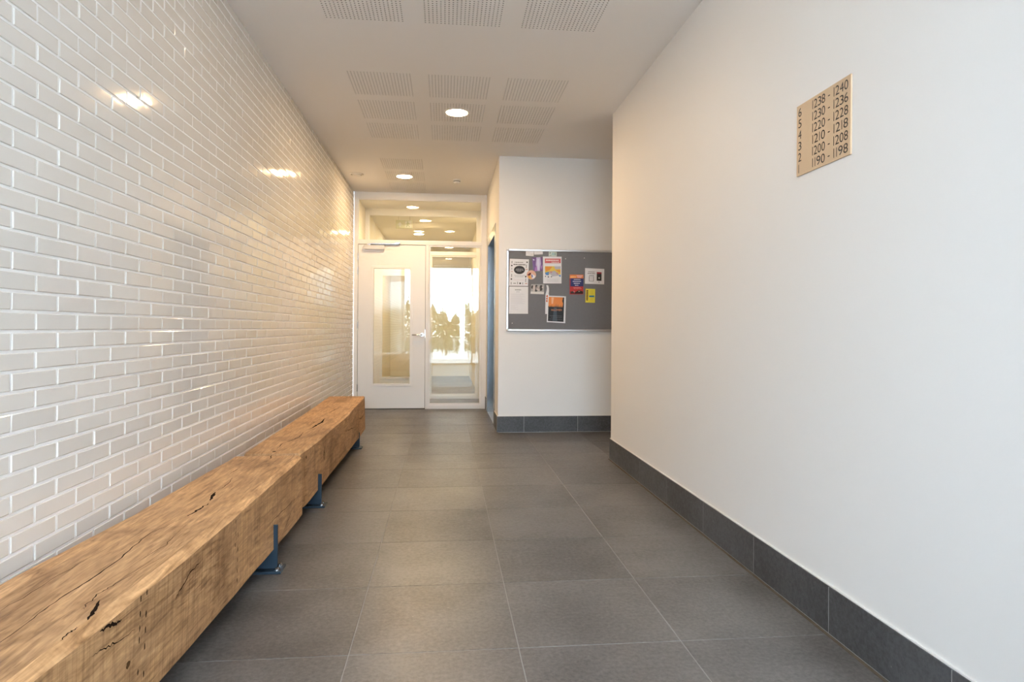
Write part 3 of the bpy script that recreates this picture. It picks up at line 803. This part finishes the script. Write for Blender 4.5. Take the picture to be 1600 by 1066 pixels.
p = Paper('card', 'small white card tucked under the top frame, left one of two', [(.880,1.990),(.967,1.990),(.966,1.935),(.880,1.940)], cat='card'); p.rects((.6,.6,.62), [(.15,.3,.5,.36),(.6,.62,.85,.68)], 'small_print')
p = Paper('card', 'small white card tucked under the top frame, right one of two', [(.970,1.990),(1.068,1.990),(1.068,1.958),(.972,1.952)], cat='card'); p.rects((.65,.65,.67), [(.2,.35,.8,.42)], 'small_print')
p = Paper('card', 'small pale green card at the top frame above the red headed poster', [(1.134,1.990),(1.222,1.990),(1.221,1.938),(1.133,1.938)], cat='card', mat=ink((.62,.70,.66)))
p.ell((.06,.10,.10), [(.17,.3,.07,.13)], 'dot', 1, 10); p.ell((.40,.58,.60), [(.55,.5,.2,.32)], 'swirl'); p.rects((.35,.45,.42), [(.1,.7,.35,.9),(.72,.2,.92,.8)], 'print', 2)
p = Paper('flyer', 'glossy purple flyer left of the red headed poster', [(.947,1.920),(1.064,1.928),(1.066,1.776),(.966,1.772)], mat=ink((.14,.05,.20),.3))
p.polys((.55,.50,.75), [[(.42,.0),(.80,.0),(.84,.45),(.70,1.0),(.40,1.0),(.30,.55)]], 'figure'); p.polys((.72,.72,.90), [[(.5,.12),(.66,.1),(.7,.5),(.58,.95),(.48,.9),(.44,.4)], [(.05,.08),(.25,.18),(.12,.22)]], 'highlight', 2); p.polys((.42,.20,.55), [[(.2,.75),(.4,.6),(.42,1.0),(.12,1.0)], [(.84,.7),(.98,.55),(.98,.72),(.88,.95)]], 'violet_patch', 2)
circ = [(.5+.5*math.cos(2*PI*k/28), .5+.5*math.sin(2*PI*k/28)) for k in range(28)]
p = Paper('sticker', 'round orange and white sticker beside the oval poster', [(.890,1.782),(.994,1.782),(.994,1.680),(.890,1.680)], cat='sticker', mat=ink((.74,.45,.34)), lift=.0016, shape=circ)
p.polys((.14,.02,.02), [[(.08,.5),(.30,.30),(.48,.28),(.44,.48),(.22,.62)]], 'dark_red_patch'); p.polys((.80,.80,.84), [[(.52,.35),(.72,.5),(.95,.62),(.82,.86),(.62,.92),(.5,.6)]], 'white_patch'); p.polys((.75,.42,.06), [[(.12,.68),(.4,.58),(.48,.9),(.3,.9)]], 'yellow_patch'); p.polys((.12,.14,.40), [[(.50,.5),(.6,.46),(.66,.72),(.55,.8)]], 'blue_patch', 2)
p = Paper('poster', 'white poster with a red header and colourful map picture', [(1.069,1.934),(1.277,1.936),(1.278,1.640),(1.074,1.638)])
p.rects((.62,.13,.14), [(.10,.075,.95,.245)], 'red_header'); p.rects((.85,.72,.72), words(.115,.05,11,.16,.86)+words(.195,.03,12,.46,.9), 'heading', 2)
p.rects((.75,.56,.10), [(.10,.36,.95,.66)], 'picture'); p.polys((.75,.30,.05), [[(.12,.37),(.5,.37),(.36,.5),(.14,.56)], [(.66,.5),(.93,.5),(.92,.6)]], 'orange_patch', 2)
p.polys((.08,.24,.55), [[(.10,.60),(.32,.56),(.30,.70),(.14,.68)], [(.84,.72),(.95,.66),(.95,.76)]], 'blue_patch', 2); p.polys((.50,.50,.58), [[(.60,.36),(.95,.36),(.95,.46),(.66,.47)], [(.30,.60),(.62,.52),(.92,.70),(.5,.74)]], 'grey_patch', 2); p.polys((.55,.28,.36), [[(.30,.56),(.50,.54),(.46,.63)], [(.66,.6),(.82,.6),(.8,.68)]], 'pink_patch', 3)
p.ell((.05,.06,.12), [(.13,.735,.028,.022),(.28,.755,.04,.025),(.45,.75,.035,.02)], 'figure', 2, 10); p.rects((.62,.63,.67), lines(.83,.94,5,13,.2,.9,.008,.1), 'small_print')
p = Paper('photo_card', 'black and white photograph card with a white strip below', [(.941,1.628),(1.087,1.630),(1.082,1.519),(.934,1.523)], cat='photograph', mat=ink((.42,.41,.41)))
p.rects((.74,.72,.70), [(0,.76,1,1)], 'white_strip'); p.ell((.05,.045,.045), [(.40,.42,.12,.36),(.76,.38,.12,.3),(.10,.3,.08,.18)], 'dark_figure'); p.ell((.62,.55,.52), [(.24,.42,.10,.34),(.47,.42,.07,.2),(.60,.48,.08,.24),(.88,.32,.06,.10)], 'pale_figure', 2); p.ell((.15,.13,.12), [(.48,.36,.035,.07),(.62,.40,.04,.07)], 'dark_detail', 3, 10)
n = 8; lp = Paper('paper_strip', 'curled white paper strip with three orange dots beside the orange flyer', [(1.100,1.520),(1.140,1.520),(1.132,1.302),(1.098,1.302)], cat='paper strip', lift=.0012)
mb = MB()
pts = [(1.100,1.135,1.520,0), (1.110,1.138,1.555,.004), (1.113,1.136,1.585,.010), (1.109,1.131,1.605,.016), (1.104,1.124,1.618,.022)]
for a, b in zip(pts, pts[1:]): mb.quad((a[0],FB-.002-a[3],a[2]), (a[1],FB-.002-a[3],a[2]), (b[1],FB-.002-b[3],b[2]), (b[0],FB-.002-b[3],b[2]))
mb.build('curled_end', M['paper'], lp.root); lp.ell((.60,.12,.04), [(.50,.10,.28,.055),(.48,.22,.28,.05),(.46,.34,.28,.055)], 'orange_dot', 1, 12)
p = Paper('flyer', 'orange and black flyer with bare trees in a white border', [(1.125,1.505),(1.328,1.500),(1.322,1.203),(1.116,1.213)], lift=.003)
p.rects((.020,.024,.032), [(.055,.045,.905,.955)], 'dark_ground'); p.rects((.80,.27,.07), [(.055,.045,.905,.42)], 'orange_sky', 2)
r = random.Random(4); tr = []
for k in range(13):
    u = .07+.065*k; hh = r.uniform(.05, .15); tr.append([(u-.03,.44), (u-.008,.42-hh*.5), (u,.42-hh), (u+.008,.42-hh*.5), (u+.03,.44)])
tr.append([(.84,.05),(.90,.05),(.905,.42),(.82,.42),(.85,.28),(.80,.18)])
p.polys((.020,.024,.032), tr, 'tree_silhouette', 3); p.polys((.88,.50,.30), [[(.2,.06),(.34,.06),(.3,.30),(.22,.3)]], 'sky_glow', 3)
p.polys((.06,.085,.11), [[(.36,.42),(.5,.42),(.56,.95),(.30,.95)]], 'path', 2)
ho = link('lettering', text_mesh('HALLOWEEN', .022, .118, ink((.75,.30,.14))), p.root)
ho.matrix_world = Matrix(((1,0,0,1.163), (0,0,-1,FB-.0058), (0,1,0,1.337), (0,0,0,1)))
p.rects((.16,.17,.19), words(.74,.014,14,.14,.84)+words(.80,.012,15,.2,.8)+words(.87,.012,16,.14,.86), 'small_print', 3)
p = Paper('flyer', 'orange, navy and red flyer left of the yellow one', [(1.369,1.740),(1.522,1.741),(1.522,1.524),(1.370,1.522)], mat=ink((.50,.03,.03)))
p.rects((.72,.20,.05), [(.0,.0,1,.19)], 'orange_band'); p.rects((.80,.36,.12), [(.06,.06,.47,.16)], 'heading', 2); p.rects((.75,.42,.38), [(.5,.04,.94,.09),(.55,.11,.86,.155)], 'heading', 2)
p.rects((.025,.03,.14), [(.06,.19,1,.60)], 'navy_band'); p.rects((.62,.62,.75), words(.23,.04,17,.3,.78)+words(.32,.05,18,.22,.84)+words(.42,.05,19,.3,.74)+words(.52,.04,20,.38,.66), 'words', 2)
p.rects((.75,.35,.32), words(.64,.022,21,.26,.82)+words(.695,.022,22,.3,.86), 'small_print'); p.polys((.03,.015,.015), [[(.06,.86),(.26,.84),(.36,.96),(.06,.97)], [(.36,.92),(.66,.78),(.98,.86),(.97,.98),(.36,.98)]], 'dark_picture'); p.polys((.75,.6,.55), [[(.28,.82),(.36,.86),(.32,.9)], [(.62,.82),(.78,.84),(.66,.88)]], 'pale_patch', 2)
p = Paper('notice', 'white landscape notice with a black panel, right side of the board', [(1.541,1.815),(1.758,1.808),(1.757,1.636),(1.539,1.641)])
p.rects(INKB, [(.61,.22,.86,.78)], 'black_panel'); p.rects((.35,.03,.05), [(.61,.22,.86,.33)], 'red_band', 2); p.ell((.62,.66,.66), [(.735,.60,.04,.05)], 'symbol', 2, 12)
p.rects((.10,.10,.11), words(.21,.035,23,.17,.54)+words(.31,.04,24,.14,.56)+words(.44,.03,25,.22,.46)+[(.70,.85,.76,.88)], 'heading')
p.rects((.16,.16,.17), [(.21,.52,.235,.83),(.43,.52,.455,.83),(.21,.81,.455,.83),(.21,.51,.455,.525)], 'box_outline'); p.rects((.55,.5,.5), lines(.57,.76,5,26,.27,.42,.012,.03), 'small_print')
p = Paper('flyer', 'small bright yellow flyer with a blue bar', [(1.549,1.587),(1.656,1.584),(1.654,1.432),(1.546,1.434)], mat=ink((.80,.68,.05)))
p.rects((.12,.06,.03), [(.08,v,.27,v+.085) for v in (.10,.21,.32,.43,.54,.65,.76)], 'sideways_heading'); p.rects((.55,.42,.06), lines(.13,.38,5,27,.46,.88,.015,.1)+lines(.68,.86,4,28,.46,.88,.015,.1), 'small_print'); p.polys((.03,.22,.36), [[(.38,.49),(.92,.47),(.92,.60),(.38,.61)]], 'blue_bar')
for i, (x, z, w) in enumerate(((1.320, 1.912, 'upper pushpin right of the red headed poster'), (1.530, 1.924, 'upper pushpin above the white landscape notice'), (.733, 1.199, 'pushpin alone in the bottom left corner of the board'))):
    t = MB().lathe([(.0035, FB-.0002), (.0045, FB-.004), (.0028, FB-.007), (.005, FB-.012), (.004, FB-.014)], x, z, 12, 'Y').build('pushpin', M['white_plastic'])
    tag(t, 'small white ' + w, 'pushpin', 'pushpins on the notice board')

# ================================================================== OUTSIDE: shrubs that the glass mirrors
for i, (x, y, h, wd) in enumerate(((-3.0, -8.6, 2.7, .66), (-1.5, -8.6, 2.25, .66), (0.0, -8.6, 2.0, .66), (1.5, -8.6, 2.2, .66), (3.0, -8.6, 2.7, .66))):
    t = thing('shrub', ('leafy shrub outside the entrance, leftmost of five', 'leafy shrub outside the entrance, second from left', 'leafy shrub outside the entrance, lowest one in the middle', 'leafy shrub outside the entrance, fourth from left', 'leafy shrub outside the entrance, rightmost of five')[i], 'shrub', 'shrubs outside the entrance')
    r = random.Random(50+i); st = MB(); lf = MB()
    for k in range(7):
        a = r.uniform(0, 6.28); tip = Vector((x+wd*.8*math.cos(a)*r.random(), y+.4*math.sin(a), h*r.uniform(.7, 1.0)))
        base = Vector((x+.1*math.cos(a), y+.1*math.sin(a), -.02)); mid = base.lerp(tip, .5)+Vector((r.gauss(0,.1), r.gauss(0,.1), 0))
        st.tube([base, mid, tip], [.022, .014, .005], 6)
    for k in range(2600):
        lx = r.uniform(-1, 1); top = h*(.86+.10*math.sin(lx*3+i*1.7)+.07*math.sin(lx*9+i)); hh = .10+(top-.1)*r.random()**.85 + (r.random()**6)*.25
        c = Vector((x+lx*wd, y+r.uniform(-.45, .45), hh))
        d1 = Vector((r.gauss(0,1), r.gauss(0,1), r.gauss(0,1))).normalized(); d2 = d1.orthogonal().normalized(); s = r.uniform(.05, .10)
        lf.quad(c-d1*s, c-d2*s*.45, c+d1*s, c+d2*s*.45)
    st.build('stem', M['bark'], t); f_ = lf.build('foliage', M['leaf'], t); f_['kind'] = 'stuff'
